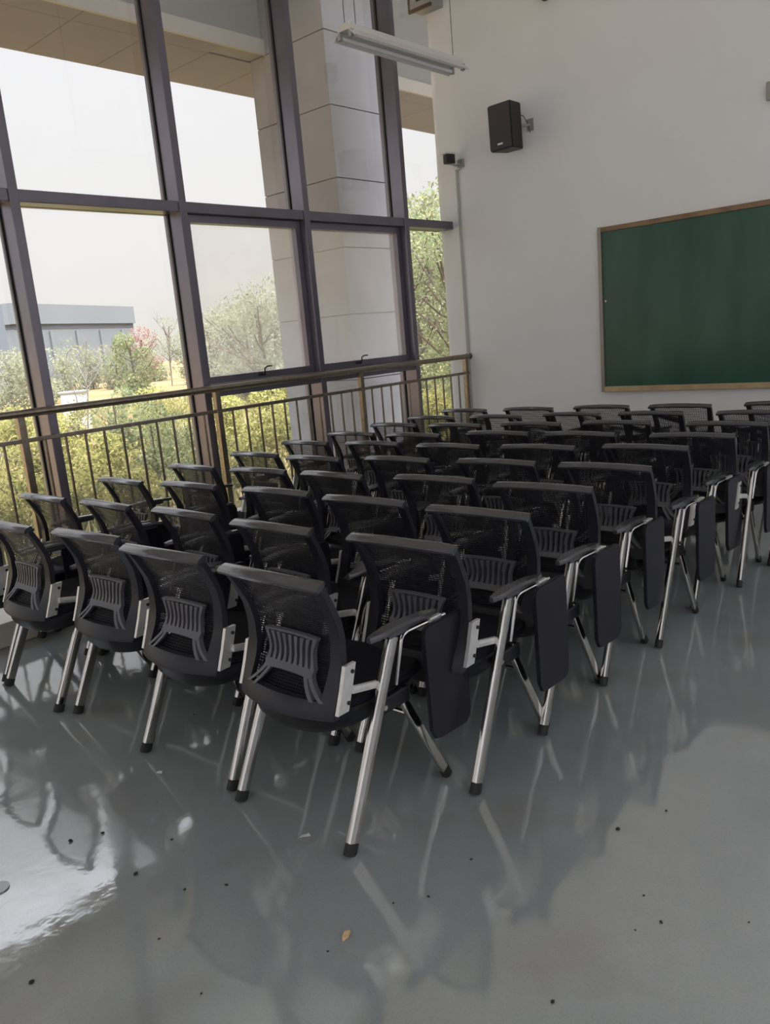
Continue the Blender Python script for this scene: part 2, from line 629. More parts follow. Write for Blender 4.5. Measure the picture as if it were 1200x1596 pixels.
# ------------------------------------------------------------------ hanging lamp
lamp = empty('hanging_lamp', (1.78, -2.65, 3.48))
tag(lamp, 'unlit twin-tube fluorescent batten lamp hanging on thin wires', 'lamp')
L2 = 0.62
bm = bmesh.new()
prof = [(-0.045, 0.075), (0.045, 0.075), (0.05, 0.04), (0.095, -0.01), (0.09, -0.014), (0.045, 0.034), (-0.045, 0.034), (-0.09, -0.014), (-0.095, -0.01), (-0.05, 0.04)]
r0 = [bm.verts.new((x, -L2, z)) for x, z in prof]
r1 = [bm.verts.new((x, L2, z)) for x, z in prof]
for k in range(len(prof)):
    bm.faces.new((r0[k], r0[(k + 1) % len(prof)], r1[(k + 1) % len(prof)], r1[k]))
bm.faces.new(r0)
bm.faces.new(r1[::-1])
obj('housing', bm, M_lamp, lamp)
for s in (-1, 1):
    bm = bmesh.new()
    tube(bm, [(s * 0.05, -L2 + 0.03, 0.008), (s * 0.05, L2 - 0.03, 0.008)], 0.013, 0.013, 12)
    obj('fluorescent_tube', bm, M_tubeglass, lamp, smooth=True)
    for e in (-1, 1):
        bm = bmesh.new()
        box(bm, s * 0.05 - 0.014, s * 0.05 + 0.014, e * (L2 - 0.015) - 0.014, e * (L2 - 0.015) + 0.014, -0.012, 0.034, bev=0.003)
        obj('lamp_holder', bm, M_greybox, lamp)
for x, y, x2 in ((-0.03, -L2 + 0.05, -0.03), (0.03, -L2 + 0.09, 0.03), (0, L2 - 0.06, 0.0)):
    bm = bmesh.new()
    tube(bm, [(x, y, 0.07), (x2, y, H - 3.48)], 0.0028, 0.0028, 6)
    obj('wire', bm, M_wire, lamp)

# ------------------------------------------------------------------ things on the front wall
sp = empty('wall_speaker', (1.03, -0.22, 3.47))
tag(sp, 'black box loudspeaker on a bracket above the blackboard end of the wall', 'loudspeaker')
sr = Matrix.Rotation(R(-4), 4, 'Z') @ Matrix.Rotation(R(2), 4, 'X')


def sbm(bm, m=sr):
    bmesh.ops.transform(bm, matrix=m, verts=bm.verts)
    return bm


bm = bmesh.new()
v = []
for z in (-0.21, 0.21):
    for x, y in ((-0.135, -0.11), (0.135, -0.11), (0.10, 0.11), (-0.10, 0.11)):
        v.append(bm.verts.new((x, y, z)))
for q in ((3, 2, 1, 0), (4, 5, 6, 7), (0, 1, 5, 4), (1, 2, 6, 5), (2, 3, 7, 6), (3, 0, 4, 7)):
    bm.faces.new([v[i] for i in q])
bmesh.ops.bevel(bm, geom=bm.edges[:], offset=0.008, segments=2, affect='EDGES')
obj('cabinet', sbm(bm), M_speakbody, sp)
bm = one_box(-0.128, 0.128, -0.124, -0.108, -0.2, 0.2, bev=0.007)
obj('grille', sbm(bm), M_speaker, sp)
obj('badge', sbm(one_box(-0.03, 0.03, -0.127, -0.123, -0.165, -0.148)), M_white, sp)
obj('terminal_plate', sbm(one_box(0.03, 0.09, 0.105, 0.118, 0.03, 0.12)), M_greybox, sp)
bm = bmesh.new()
box(bm, 0.10, 0.17, 0.205, 0.219, -0.035, 0.075)
tube(bm, [(0.0, 0.06, 0.02), (0.06, 0.14, 0.02), (0.135, 0.205, 0.02)], 0.014, 0.014, 8)
obj('bracket', bm, M_greybox, sp)
bm = bmesh.new()
tube(bm, [(0.07, 0.1, 0.12), (0.1, 0.15, 0.10), (0.12, 0.2, 0.02), (0.13, 0.212, -0.05)], 0.004, 0.004, 6)
obj('cable', bm, M_rubber, sp)

cc = empty('wall_camera', (0.245, -0.001, 3.29))
tag(cc, 'small dark security camera on a wall bracket near the window corner', 'camera')
bm = bmesh.new()
box(bm, -0.045, 0.025, -0.17, -0.06, 0.01, 0.10, bev=0.008)
bmesh.ops.rotate(bm, verts=bm.verts, cent=(0, -0.1, 0.05), matrix=Matrix.Rotation(R(-18), 3, 'Z'))
obj('camera_body', bm, M_speakbody, cc)
bm = bmesh.new()
box(bm, -0.05, 0.03, -0.19, -0.055, 0.104, 0.125, bev=0.004)
bmesh.ops.rotate(bm, verts=bm.verts, cent=(0, -0.1, 0.05), matrix=Matrix.Rotation(R(-18), 3, 'Z'))
obj('sun_hood', bm, M_white, cc)
bm = bmesh.new()
box(bm, 0.02, 0.10, -0.02, 0.0, -0.03, 0.05, bev=0.004)
tube(bm, [(0.05, -0.02, 0.0), (0.03, -0.07, -0.01), (0.0, -0.1, 0.012)], 0.012, 0.012, 8)
obj('bracket', bm, M_greybox, cc)
bm = bmesh.new()
tube(bm, [(0.03, -0.03, -0.02), (0.06, -0.05, 0.04), (0.085, -0.035, 0.07), (0.1, -0.02, 0.0), (0.07, -0.02, -0.04), (0.0, -0.015, -0.06)], 0.005, 0.005, 6)
obj('cable', bm, M_greybox, cc)
bm = bmesh.new()
box(bm, 0.232, 0.262, -0.018, -0.001, 0.16, 3.25, bev=0.003)
tag(obj('cable_conduit', bm, mat('grey_conduit', (0.42, 0.42, 0.40), 0.5)), 'thin grey cable conduit running down the wall under the security camera', 'conduit')

wb = empty('wall_box', (-0.0, 0, 4.9))
wb.location = (0.10, 0, 4.93)
tag(wb, 'grey vented box with brown lower edge high on the wall above the lamp', 'vent box')
bm = bmesh.new()
box(bm, -0.18, 0.10, -0.22, -0.001, -0.10, 0.28, bev=0.006)
obj('housing', bm, M_greybox, wb)
bm = bmesh.new()
box(bm, -0.185, 0.105, -0.228, -0.2, -0.125, -0.095)
box(bm, -0.185, -0.165, -0.228, -0.2, -0.095, 0.28)
obj('trim', bm, M_brown, wb)
bm = bmesh.new()
for k in range(5):
    box(bm, -0.08, 0.06, -0.226, -0.219, -0.04 + 0.05 * k, -0.015 + 0.05 * k)
obj('vent_slots', bm, M_seal, wb)
bm = bmesh.new()
box(bm, 1.37, 1.47, -0.12, -0.001, 4.52, 4.72, bev=0.01)
tag(obj('wall_sensor', bm, M_speakbody), 'small black device cut by the top edge of the photo', 'sensor')
bm = bmesh.new()
box(bm, 3.372, 3.46, -0.05, -0.001, 3.17, 3.31, bev=0.008)
tag(obj('junction_box', bm, M_greybox), 'pale grey box on the wall above the board at the right photo edge', 'junction box')

# ------------------------------------------------------------------ chair
PR = [(0.43, -0.244), (0.446, -0.242), (0.52, -0.214), (0.594, -0.190), (0.67, -0.185), (0.737, -0.196), (0.81, -0.228), (0.877, -0.266), (0.92, -0.29)]


def prof_y(z):
    if z <= PR[0][0]:
        return PR[0][1]
    for (z0, y0), (z1, y1) in zip(PR, PR[1:]):
        if z <= z1:
            t = (z - z0) / (z1 - z0)
            return y0 + (y1 - y0) * t
    return PR[-1][1]


def back_y(u, z):
    if z < 0.56:
        bow = 0.054 - 0.046 * max(0, (z - 0.45) / 0.11)
    elif z < 0.7:
        bow = 0.008
    else:
        bow = 0.008 + 0.022 * (z - 0.7) / 0.18
    return prof_y(z) - bow * (1 - min(1, abs(u) / 0.236) ** 2)


def slab(bm, grid, t0, t1):
    """grid[i][j] = (u,z) on the curved back surface; t0..t1 the thickness range along y"""
    A = [[bm.verts.new((u, back_y(u, z) + t0, z)) for u, z in row] for row in grid]
    B = [[bm.verts.new((u, back_y(u, z) + t1, z)) for u, z in row] for row in grid]
    n, m = len(grid), len(grid[0])
    for i in range(n - 1):
        for j in range(m - 1):
            bm.faces.new((A[i][j], A[i][j + 1], A[i + 1][j + 1], A[i + 1][j]))
            bm.faces.new((B[i][j], B[i + 1][j], B[i + 1][j + 1], B[i][j + 1]))
    for i in range(n - 1):
        bm.faces.new((A[i][0], A[i + 1][0], B[i + 1][0], B[i][0]))
        bm.faces.new((A[i][-1], B[i][-1], B[i + 1][-1], A[i + 1][-1]))
    for j in range(m - 1):
        bm.faces.new((A[0][j], B[0][j], B[0][j + 1], A[0][j + 1]))
        bm.faces.new((A[-1][j], A[-1][j + 1], B[-1][j + 1], B[-1][j]))


def lin(a, b, n):
    return [a + (b - a) * i / n for i in range(n + 1)]


def side_out(z):
    # outer half width of the frame
    t = (z - 0.44) / 0.44
    return 0.228 + 0.008 * t - 0.006 * math.sin(math.pi * t)


def side_in(z):
    t = max(0, min(1, (z - 0.44) / 0.44))
    return side_out(z) - (0.058 - 0.030 * t)


def superseat(bm, levels):
    """levels: (z, half x, y front, y back, exponent)"""
    rings = []
    N = 36
    for z, hx, yf, yb, p in levels:
        cy, hy = (yf + yb) / 2, (yf - yb) / 2
        ring = []
        for k in range(N):
            th = 2 * math.pi * k / N
            c, s = math.cos(th), math.sin(th)
            x = hx * math.copysign(abs(c) ** (2 / p), c)
            y = hy * math.copysign(abs(s) ** (2 / p), s)
            zz = z - 0.018 * max(0, (y / max(hy, 1e-3))) ** 3
            ring.append(bm.verts.new((x, cy + y, zz)))
        rings.append(ring)
    for a, b in zip(rings, rings[1:]):
        for k in range(N):
            bm.faces.new((a[k], a[(k + 1) % N], b[(k + 1) % N], b[k]))
    bm.faces.new(rings[0][::-1])
    bm.faces.new(rings[-1])


def make_chair():
    t = empty('tablet_chair')
    # seat cushion and pan
    bm = bmesh.new()
    superseat(bm, [(0.432, 0.222, 0.232, -0.222, 4), (0.44, 0.232, 0.24, -0.23, 4), (0.462, 0.232, 0.24, -0.23, 4), (0.474, 0.222, 0.23, -0.22, 4), (0.478, 0.19, 0.2, -0.19, 4)])
    obj('seat_cushion', bm, M_fabric, t, smooth=True)
    bm = bmesh.new()
    superseat(bm, [(0.350, 0.15, 0.14, -0.20, 3.2), (0.357, 0.195, 0.18, -0.265, 2.8), (0.385, 0.224, 0.225, -0.288, 2.8), (0.425, 0.234, 0.238, -0.296, 2.8), (0.434, 0.228, 0.236, -0.28, 2.8)])
    obj('seat_pan', bm, M_plast, t, smooth=True)
    # back frame
    bm = bmesh.new()
    zs = lin(0.44, 0.868, 16)
    slab(bm, [[(side_in(z), z), ((side_in(z) + side_out(z)) / 2, z), (side_out(z), z)] for z in zs], -0.012, 0.012)
    slab(bm, [[(-side_out(z), z), (-(side_in(z) + side_out(z)) / 2, z), (-side_in(z), z)] for z in zs], -0.012, 0.012)
    us = lin(-0.226, 0.226, 14)
    slab(bm, [[(u, z) for u in us] for z in (0.428, 0.45, 0.482)], -0.0125, 0.0125)
    obj('backrest_frame', bm, M_plast2, t, smooth=True, angle=50)
    # top bar, slightly arched
    bm = bmesh.new()
    pts = []
    for u in lin(-0.238, 0.238, 14):
        z = 0.868 + 0.012 * (1 - (u / 0.238) ** 2)
        pts.append((u, back_y(u, 0.872) - 0.001, z))
    tube(bm, pts, 0.011, 0.024, 10, up=(0, -0.45, 1), power=2.8)
    obj('top_bar', bm, M_bar, t, smooth=True)
    # mesh: rows of woven thread
    bm = bmesh.new()
    nz_ = 46
    for i in range(nz_):
        z = 0.482 + (0.862 - 0.482) * (i + 0.5) / nz_
        hw = side_in(z) + 0.006
        A = []
        B = []
        for u in lin(-hw, hw, 8):
            sag = 0.004 * math.sin(u * 40 + i)
            A.append(bm.verts.new((u, back_y(u, z) + 0.014, z - 0.0019 + sag * 0.2)))
            B.append(bm.verts.new((u, back_y(u, z) + 0.014, z + 0.0019 + sag * 0.2)))
        C_ = [bm.verts.new((v.co.x, v.co.y + 0.0018, v.co.z)) for v in A]
        D_ = [bm.verts.new((v.co.x, v.co.y + 0.0018, v.co.z)) for v in B]
        for j in range(8):
            bm.faces.new((A[j], A[j + 1], B[j + 1], B[j]))
            bm.faces.new((D_[j], D_[j + 1], C_[j + 1], C_[j]))
            bm.faces.new((A[j], C_[j], C_[j + 1], A[j + 1]))
            bm.faces.new((B[j], B[j + 1], D_[j + 1], D_[j]))
    for k in range(25):
        s = -1 + 2 * (k + 0.5) / 25
        zs2 = lin(0.482, 0.862, 8)
        w_ = 0.0011
        A = [bm.verts.new((s * (side_in(z) + 0.004) - w_, back_y(s * side_in(z), z) + 0.0165, z)) for z in zs2]
        B = [bm.verts.new((s * (side_in(z) + 0.004) + w_, back_y(s * side_in(z), z) + 0.0165, z)) for z in zs2]
        C_ = [bm.verts.new((v.co.x, v.co.y + 0.0012, v.co.z)) for v in A]
        D_ = [bm.verts.new((v.co.x, v.co.y + 0.0012, v.co.z)) for v in B]
        for j in range(8):
            bm.faces.new((A[j], B[j], B[j + 1], A[j + 1]))
            bm.faces.new((C_[j], C_[j + 1], D_[j + 1], D_[j]))
    obj('mesh_panel', bm, M_meshf, t)
    # lumbar grid with handle opening
    bm = bmesh.new()
    ns = 9
    for k in range(ns):
        u0 = -0.116 + 0.232 * k / (ns - 1)
        rows = []
        for z in lin(0.556, 0.655, 6):
            q = (z - 0.556) / 0.099
            uc = u0 * (1 - 0.10 * math.sin(math.pi * q)) * (0.93 + 0.07 * q)
            w_ = 0.0088 - 0.0035 * math.sin(math.pi * q)
            rows.append([(uc - w_, z), (uc + w_, z)])
        slab(bm, rows, -0.014, 0.004)
    slab(bm, [[(u, 0.652 + 0.008 * (1 - (u / 0.15) ** 2)) for u in lin(-0.126, 0.126, 10)], [(u, 0.660 + 0.008 * (1 - (u / 0.15) ** 2)) for u in lin(-0.126, 0.126, 10)]], -0.014, 0.004)
    slab(bm, [[(u, 0.532 + 0.010 * (1 - (u / 0.135) ** 2)) for u in lin(-0.112, 0.112, 10)], [(u, 0.562) for u in lin(-0.118, 0.118, 10)]], -0.015, 0.004)
    for s in (-1, 1):
        for uo, ub, w_ in ((0.106, 0.178, 0.0085), (0.086, 0.140, 0.008)):
            rows = []
            for z in lin(0.478, 0.545, 5):
                q = (0.545 - z) / 0.067
                uc = uo + (ub - uo) * (q ** 1.4)
                rows.append([(s * uc - w_, z), (s * uc + w_, z)])
            slab(bm, rows, -0.014, 0.004)
    o = obj('lumbar_support', bm, mat('grey_lumbar_plastic', (0.085, 0.085, 0.097), 0.42), t, smooth=True, angle=50)
    o['label'] = 'grey slatted lumbar grid'
    # brackets joining back to legs
    for s in (-1, 1):
        bm = bmesh.new()
        ya = lambda z: prof_y(z)
        rows = [(0.448, 0), (0.52, 0), (0.594, 0)]
        a = []
        for z, _ in rows:
            y = prof_y(z)
            a.append([bm.verts.new((s * x, y + dy, z)) for x, dy in ((0.229, -0.014), (0.243, -0.014), (0.243, 0.034), (0.229, 0.034))])
        for p, q in zip(a, a[1:]):
            for k in range(4):
                bm.faces.new((p[k], p[(k + 1) % 4], q[(k + 1) % 4], q[k]))
        bm.faces.new(a[0][::-1])
        bm.faces.new(a[-1])
        b = obj('back_bracket', bm, M_bright, t)
        bm = bmesh.new()
        tube(bm, [(s * 0.243, -0.176, 0.57), (s * 0.247, -0.176, 0.57)], 0.007, 0.007, 8, up=(0, 1, 0))
        tube(bm, [(s * 0.243, -0.205, 0.475), (s * 0.247, -0.205, 0.475)], 0.007, 0.007, 8, up=(0, 1, 0))
        obj('bolt', bm, M_rubber, b)
        bm = bmesh.new()
        tube(bm, [(s * 0.247, -0.185, 0.512), (s * 0.250, -0.085, 0.492)], 0.007, 0.014, 8, power=3)
        obj('side_arm', bm, M_bright, t)
    # legs
    for s in (-1, 1):
        top = Vector((s * 0.262, 0.000, 0.628))
        foot = Vector((s * 0.272, -0.286, 0.022))
        bm = bmesh.new()
        tube(bm, [foot, foot.lerp(top, 0.5), top], 0.0125, 0.0215, 20, up=(1, 0, 0), power=5)
        lg = obj('rear_leg', bm, M_chrome, t, smooth=True)
        bm = bmesh.new()
        d = (top - foot).normalized()
        tube(bm, [foot - d * 0.022, foot + d * 0.016], 0.0155, 0.024, 14, up=(1, 0, 0), power=2.8)
        obj('foot_cap', bm, M_rubber, lg, smooth=True)
        top = Vector((s * 0.243, 0.020, 0.425))
        foot = Vector((s * 0.243, 0.240, 0.022))
        bm = bmesh.new()
        tube(bm, [foot, foot.lerp(top, 0.5), top], 0.0105, 0.018, 20, up=(1, 0, 0), power=5)
        lg = obj('front_leg', bm, M_chrome, t, smooth=True)
        bm = bmesh.new()
        d = (top - foot).normalized()
        tube(bm, [foot - d * 0.022, foot + d * 0.014], 0.014, 0.021, 14, up=(1, 0, 0), power=2.8)
        obj('foot_cap', bm, M_rubber, lg, smooth=True)
    for s in (-1, 1):
        bm = bmesh.new()
        box(bm, s * 0.243 - 0.014, s * 0.243 + 0.014, -0.08, 0.07, 0.375, 0.43, bev=0.006)
        obj('seat_hinge', bm, M_plast, t)
    bm = bmesh.new()
    tube(bm, [(-0.243, 0.085, 0.31), (0.243, 0.085, 0.31)], 0.008, 0.008, 10, up=(0, 1, 0))
    tube(bm, [(-0.262, -0.06, 0.495), (-0.262, -0.06, 0.40), (0.262, -0.06, 0.40), (0.262, -0.06, 0.495)][1:3], 0.009, 0.009, 10, up=(0, 1, 0))
    obj('crossbar', bm, M_chrome, t, smooth=True)
    # armrests
    for s in (-1, 1):
        bm = bmesh.new()
        N = 9
        rings = []
        for i in range(N + 1):
            q = i / N
            y = -0.115 + 0.335 * q
            w_ = 0.026 * (0.35 + 0.65 * min(1, math.sin(math.pi * min(q, 1 - q) * 2.2 if min(q, 1 - q) < 0.22 else math.pi / 2)))
            zc = 0.660 - 0.022 * max(0, 0.35 - q) + 0.006 * math.sin(math.pi * q) - 0.016 * q
            rings.append([bm.verts.new((s * 0.266 + w_ * a, y, zc + b)) for a, b in ((-1, -0.008), (1, -0.008), (1.05, 0.0), (0.75, 0.009), (-0.75, 0.009), (-1.05, 0.0))])
        for a, b in zip(rings, rings[1:]):
            for k in range(6):
                bm.faces.new((a[k], a[(k + 1) % 6], b[(k + 1) % 6], b[k]))
        bm.faces.new(rings[0][::-1])
        bm.faces.new(rings[-1])
        box(bm, s * 0.264 - 0.014, s * 0.264 + 0.014, -0.03, 0.15, 0.628, 0.648, bev=0.004)
        obj('armrest', bm, M_bar, t, smooth=True, angle=40)
    # tablet support and the folded writing tablet on the sitter's right
    bm = bmesh.new()
    pts = [(0.262, -0.002, 0.46)] + bend((0.262, -0.002, 0.46), (0.275, 0.035, 0.628), (0.288, 0.16, 0.632), 0.03) + [(0.29, 0.2, 0.632), (0.292, 0.24, 0.632)]
    tube(bm, pts, 0.0065, 0.0065, 8)
    obj('tablet_support', bm, M_chrome, t, smooth=True)
    bm = bmesh.new()
    box(bm, 0.284, 0.302, 0.155, 0.215, 0.624, 0.645, bev=0.003)
    obj('tablet_hinge', bm, M_bright, t)
    bm = bmesh.new()
    poly = [(0.098, 0.262), (0.118, 0.226), (0.150, 0.218), (0.290, 0.212), (0.314, 0.228), (0.319, 0.258), (0.326, 0.60), (0.314, 0.628), (0.290, 0.635), (0.12, 0.635), (0.098, 0.624), (0.092, 0.60)]
    a = [bm.verts.new((0.303, y, z)) for y, z in poly]
    b = [bm.verts.new((0.319, y, z)) for y, z in poly]
    for k in range(len(poly)):
        bm.faces.new((a[k], a[(k + 1) % len(poly)], b[(k + 1) % len(poly)], b[k]))
    bm.faces.new(a[::-1])
    bm.faces.new(b)
    bmesh.ops.bevel(bm, geom=[e for e in bm.edges if abs(e.verts[0].co.x - e.verts[1].co.x) < 1e-5], offset=0.003, segments=2, affect='EDGES')
    obj('writing_tablet', bm, M_tablet, t)
    return t


CHAIRS = [
    [(3.887, -1.061, 0.000), (3.203, -1.165, 0.001), (2.565, -1.175, -0.008), (1.937, -1.274, -0.001), (1.325, -1.358, -0.004)],
    [(3.869, -1.579, 0.000), (3.165, -1.603, -0.001), (2.553, -1.645, -0.001), (1.941, -1.779, -0.001), (1.329, -1.846, 0.004)],
    [(3.877, -2.126, 0.017), (3.133, -2.100, 0.025), (2.521, -2.192, 0.008), (1.909, -2.288, 0.004), (1.297, -2.297, -0.004)],
    [(3.842, -2.616, 0.052), (3.143, -2.631, 0.021), (2.531, -2.651, 0.027), (1.919, -2.800, 0.003), (1.292, -2.804, 0.013)],
    [(3.770, -3.058, 0.000), (3.151, -3.158, 0.031), (2.539, -3.208, 0.010), (1.878, -3.196, -0.001), (1.266, -3.253, -0.009)],
    [(3.829, -3.649, -0.005), (3.193, -3.658, 0.030), (2.540, -3.700, -0.009), (1.928, -3.796, -0.012), (1.305, -3.762, 0.002)],
    [(3.785, -4.172, 0.039), (3.162, -4.150, 0.018), (2.529, -4.218, -0.051), (1.902, -4.231, 0.021), (1.290, -4.262, -0.020)],
    [(3.799, -4.683, 0.007), (3.167, -4.667, 0.018), (2.555, -4.655, 0.011), (1.862, -4.693, 0.020), (1.250, -4.747, -0.026)],
    [(3.814, -5.170, 0.019), (3.148, -5.192, -0.004), (2.518, -5.173, -0.025), (1.877, -5.200, -0.036), (1.250, -5.234, 0.011)],
    [(3.693, -5.664, 0.001), (3.052, -5.650, 0.044), (2.440, -5.624, 0.055), (1.814, -5.680, -0.009), (1.200, -5.660, 0.000)],
]
row_name = ['front row nearest the blackboard', 'second row from the blackboard', 'third row from the blackboard', 'fourth row from the blackboard', 'fifth row from the blackboard',
            'sixth row from the blackboard', 'fourth row from the back', 'third row from the back', 'second row from the back', 'rear row nearest the viewer']
col_name = ['aisle seat, rightmost', 'second seat from the aisle', 'middle seat', 'second seat from the windows', 'window-side seat, leftmost']
proto = make_chair()
first = True
for r_, row in enumerate(CHAIRS):
    for c_, (x, y, a) in enumerate(row):
        o = proto if first else copy_tree(proto)
        first = False
        o.location = (x, y, 0)
        o.rotation_euler = (0, 0, a)
        tag(o, 'black mesh-back chair, %s of the %s' % (col_name[c_], row_name[r_]), 'chair', 'black mesh tablet-arm chairs set out in rows')

# ------------------------------------------------------------------ litter on the floor
DEB = [(3.634, -6.827, 1.3), (3.119, -6.452, 1.4), (3.17, -6.361, 1.1), (3.468, -6.414, 1.5), (3.408, -6.242, 0.9), (3.661, -6.366, 0.8), (3.752, -6.278, 1.0), (3.778, -6.531, 0.7), (4.037, -6.575, 0.6),
       (4.197, -6.284, 0.5), (4.219, -6.043, 0.6), (4.285, -5.964, 0.8), (4.289, -5.758, 0.9), (4.581, -5.375, 1.3), (4.772, -5.614, 0.6), (4.852, -5.685, 0.9), (4.81, -5.75, 0.5), (4.755, -6.079, 1.0),
       (4.663, -5.199, 0.7), (5.033, -5.555, 0.5), (2.679, -5.638, 0.8)]
crumbs = []
M_deb = mat('dirt_crumb', (0.02, 0.018, 0.016), 0.8)
base = None
for i, (x, y, s) in enumerate(DEB):
    if base is None:
        bm = bmesh.new()
        bmesh.ops.create_icosphere(bm, subdivisions=2, radius=0.006)
        for v in bm.verts:
            v.co *= 0.8 + 0.5 * noise.noise(v.co * 150)
            v.co.z = max(v.co.z * 0.6, -0.003) + 0.003
        o = base = obj('dirt_crumb', bm, M_deb)
    else:
        o = base.copy()
        COL.objects.link(o)
    o.location = (x, y, 0)
    o.scale = (s, s * 1.2, s)
    o.rotation_euler = (0, 0, i * 1.3)
    tag(o, 'tiny dark crumb', 'crumb', 'dirt crumbs on the floor')
    crumbs.append(o)


def flake(name, pts, th, m, loc, rz, label, cat):
    bm = bmesh.new()
    a = [bm.verts.new((x, y, 0.0012 + z)) for x, y, z in pts]
    b = [bm.verts.new((x, y, 0.0012 + z + th)) for x, y, z in pts]
    n_ = len(pts)
    for k in range(n_):
        bm.faces.new((a[k], a[(k + 1) % n_], b[(k + 1) % n_], b[k]))
    bm.faces.new(a[::-1])
    bm.faces.new(b)
    o = obj(name, bm, m)
    o.location = loc
    o.rotation_euler = (0, 0, rz)
    tag(o, label, cat)
    return o


flake('dry_leaf', [(-0.022, 0, 0), (-0.008, -0.010, 0.004), (0.012, -0.008, 0.006), (0.024, 0.002, 0), (0.010, 0.010, 0.005), (-0.010, 0.008, 0.003)], 0.0015, mat('dry_leaf_tan', (0.55, 0.38, 0.2), 0.7), (4.20, -6.216, 0), 1.9,
      'small tan dried leaf on the open floor at the bottom of the photo', 'leaf')
flake('plastic_scrap', [(-0.02, 0, 0), (-0.004, -0.008, 0.006), (0.02, -0.005, 0.002), (0.016, 0.008, 0.006), (-0.008, 0.009, 0.002)], 0.001, mat('clear_scrap', (0.6, 0.6, 0.58), 0.15), (3.774, -5.975, 0), 0.9,
      'small shiny scrap on the floor left of the nearest chair leg', 'scrap')
flake('paper_scrap', [(-0.014, 0, 0), (0, -0.008, 0.003), (0.016, -0.003, 0), (0.01, 0.009, 0.004), (-0.006, 0.008, 0.002)], 0.001, mat('paper_scrap_white', (0.6, 0.6, 0.6), 0.6), (2.988, -6.019, 0), 0.3,
      'small pale scrap near the rear feet of the back row', 'scrap')
bm = bmesh.new()
tube(bm, [(0, 0, 0.0), (0, 0, 0.004)], 0.032, 0.032, 28, up=(1, 0, 0))
o = obj('floor_drain_cap', bm, mat('dull_cap_metal', (0.3, 0.31, 0.31), 0.3, 0.8), smooth=True)
o.location = (3.160, -6.712, 0)
tag(o, 'round dull metal cap on the floor at the left photo edge', 'cap')

# ------------------------------------------------------------------ outdoors
GZ = -0.5


def ground_material():
    m = bpy.data.materials.new('field_ground')
    m.use_nodes = True
    n = m.node_tree.nodes
    l = m.node_tree.links
    b = n['Principled BSDF']
    b.inputs['Roughness'].default_value = 0.95
    b.inputs['Specular IOR Level'].default_value = 0.1
    tc = n.new('ShaderNodeTexCoord')
    nz = n.new('ShaderNodeTexNoise')
    nz.inputs['Scale'].default_value = 0.09
    nz.inputs['Detail'].default_value = 8
    l.new(tc.outputs['Object'], nz.inputs['Vector'])
    rp = n.new('ShaderNodeValToRGB')
    e = rp.color_ramp.elements
    e[0].position = 0.33
    e[0].color = (0.075, 0.068, 0.016, 1)
    e[1].position = 0.66
    e[1].color = (0.121, 0.109, 0.032, 1)
    q = e.new(0.5)
    q.color = (0.173, 0.105, 0.052, 1)
    l.new(nz.outputs['Fac'], rp.inputs[0])
    l.new(rp.outputs[0], b.inputs['Base Color'])
    return m


struct('ground', one_box(-320, -0.02, -90, 300, GZ - 0.1, GZ), ground_material())

L_yg = leaf_material('yellow_green_leaf', (0.16, 0.16, 0.06), (0.42, 0.36, 0.14), (0.29, 0.27, 0.08))
L_gr = leaf_material('mid_green_leaf', (0.12, 0.15, 0.07), (0.30, 0.29, 0.14))
L_ol = leaf_material('hazy_olive_leaf', (0.17, 0.18, 0.11), (0.30, 0.28, 0.18))  # desaturated: distance haze is put into the leaf colour
L_rd = leaf_material('reddish_leaf', (0.24, 0.12, 0.10), (0.34, 0.22, 0.18))
L_or = leaf_material('golden_leaf', (0.40, 0.30, 0.05), (0.60, 0.50, 0.14))
M_bark = mat('brown_bark', (0.12, 0.085, 0.06), 0.9)
M_bark2 = mat('pale_bark', (0.20, 0.17, 0.14), 0.9)


def leaves(bm, rg, n, centers, size):
    for _ in range(n):
        c, rad = centers[rg.randrange(len(centers))]
        while True:
            d = Vector((rg.uniform(-1, 1), rg.uniform(-1, 1), rg.uniform(-1, 1)))
            if 0.05 < d.length < 1:
                break
        d = d.normalized() * (d.length ** 0.45)
        p = c + Vector((d.x * rad.x, d.y * rad.y, d.z * rad.z))
        a = Vector((rg.gauss(0, 1), rg.gauss(0, 1), rg.gauss(0, 1))).normalized()
        b = a.orthogonal().normalized()
        s = size * rg.uniform(0.6, 1.4)
        w_ = s * 0.45
        v = [bm.verts.new(p + q) for q in (-a * s * 0.5, b * w_ * 0.5, a * s * 0.5, -b * w_ * 0.5)]
        bm.faces.new(v)


def branches(bm, rg, h, spread, n, r0, twigs=0):
    top = Vector((rg.uniform(-.08, .08) * h, rg.uniform(-.08, .08) * h, h * 0.8))
    tube(bm, [(0, 0, -0.05), top * 0.45 + Vector((rg.uniform(-.04, .04) * h, 0, 0)), top], r0, r0, 6)
    tips = [top]
    for i in range(n):
        t = rg.uniform(0.25, 0.85)
        s = top * t
        an = rg.uniform(0, 6.28)
        e = s + Vector((math.cos(an) * spread * rg.uniform(.5, 1), math.sin(an) * spread * rg.uniform(.5, 1), h * rg.uniform(0.12, 0.3)))
        tube(bm, [s, (s + e) / 2 + Vector((0, 0, -0.02 * h)), e], r0 * 0.42, r0 * 0.42, 5)
        tips.append(e)
        for k in range(twigs):
            q = s.lerp(e, rg.uniform(0.3, 1))
            w_ = q + Vector((rg.uniform(-.3, .3) * spread, rg.uniform(-.3, .3) * spread, h * rg.uniform(0.08, 0.22)))
            tube(bm, [q, q.lerp(w_, 0.6)], r0 * 0.13, r0 * 0.13, 4)
    return tips


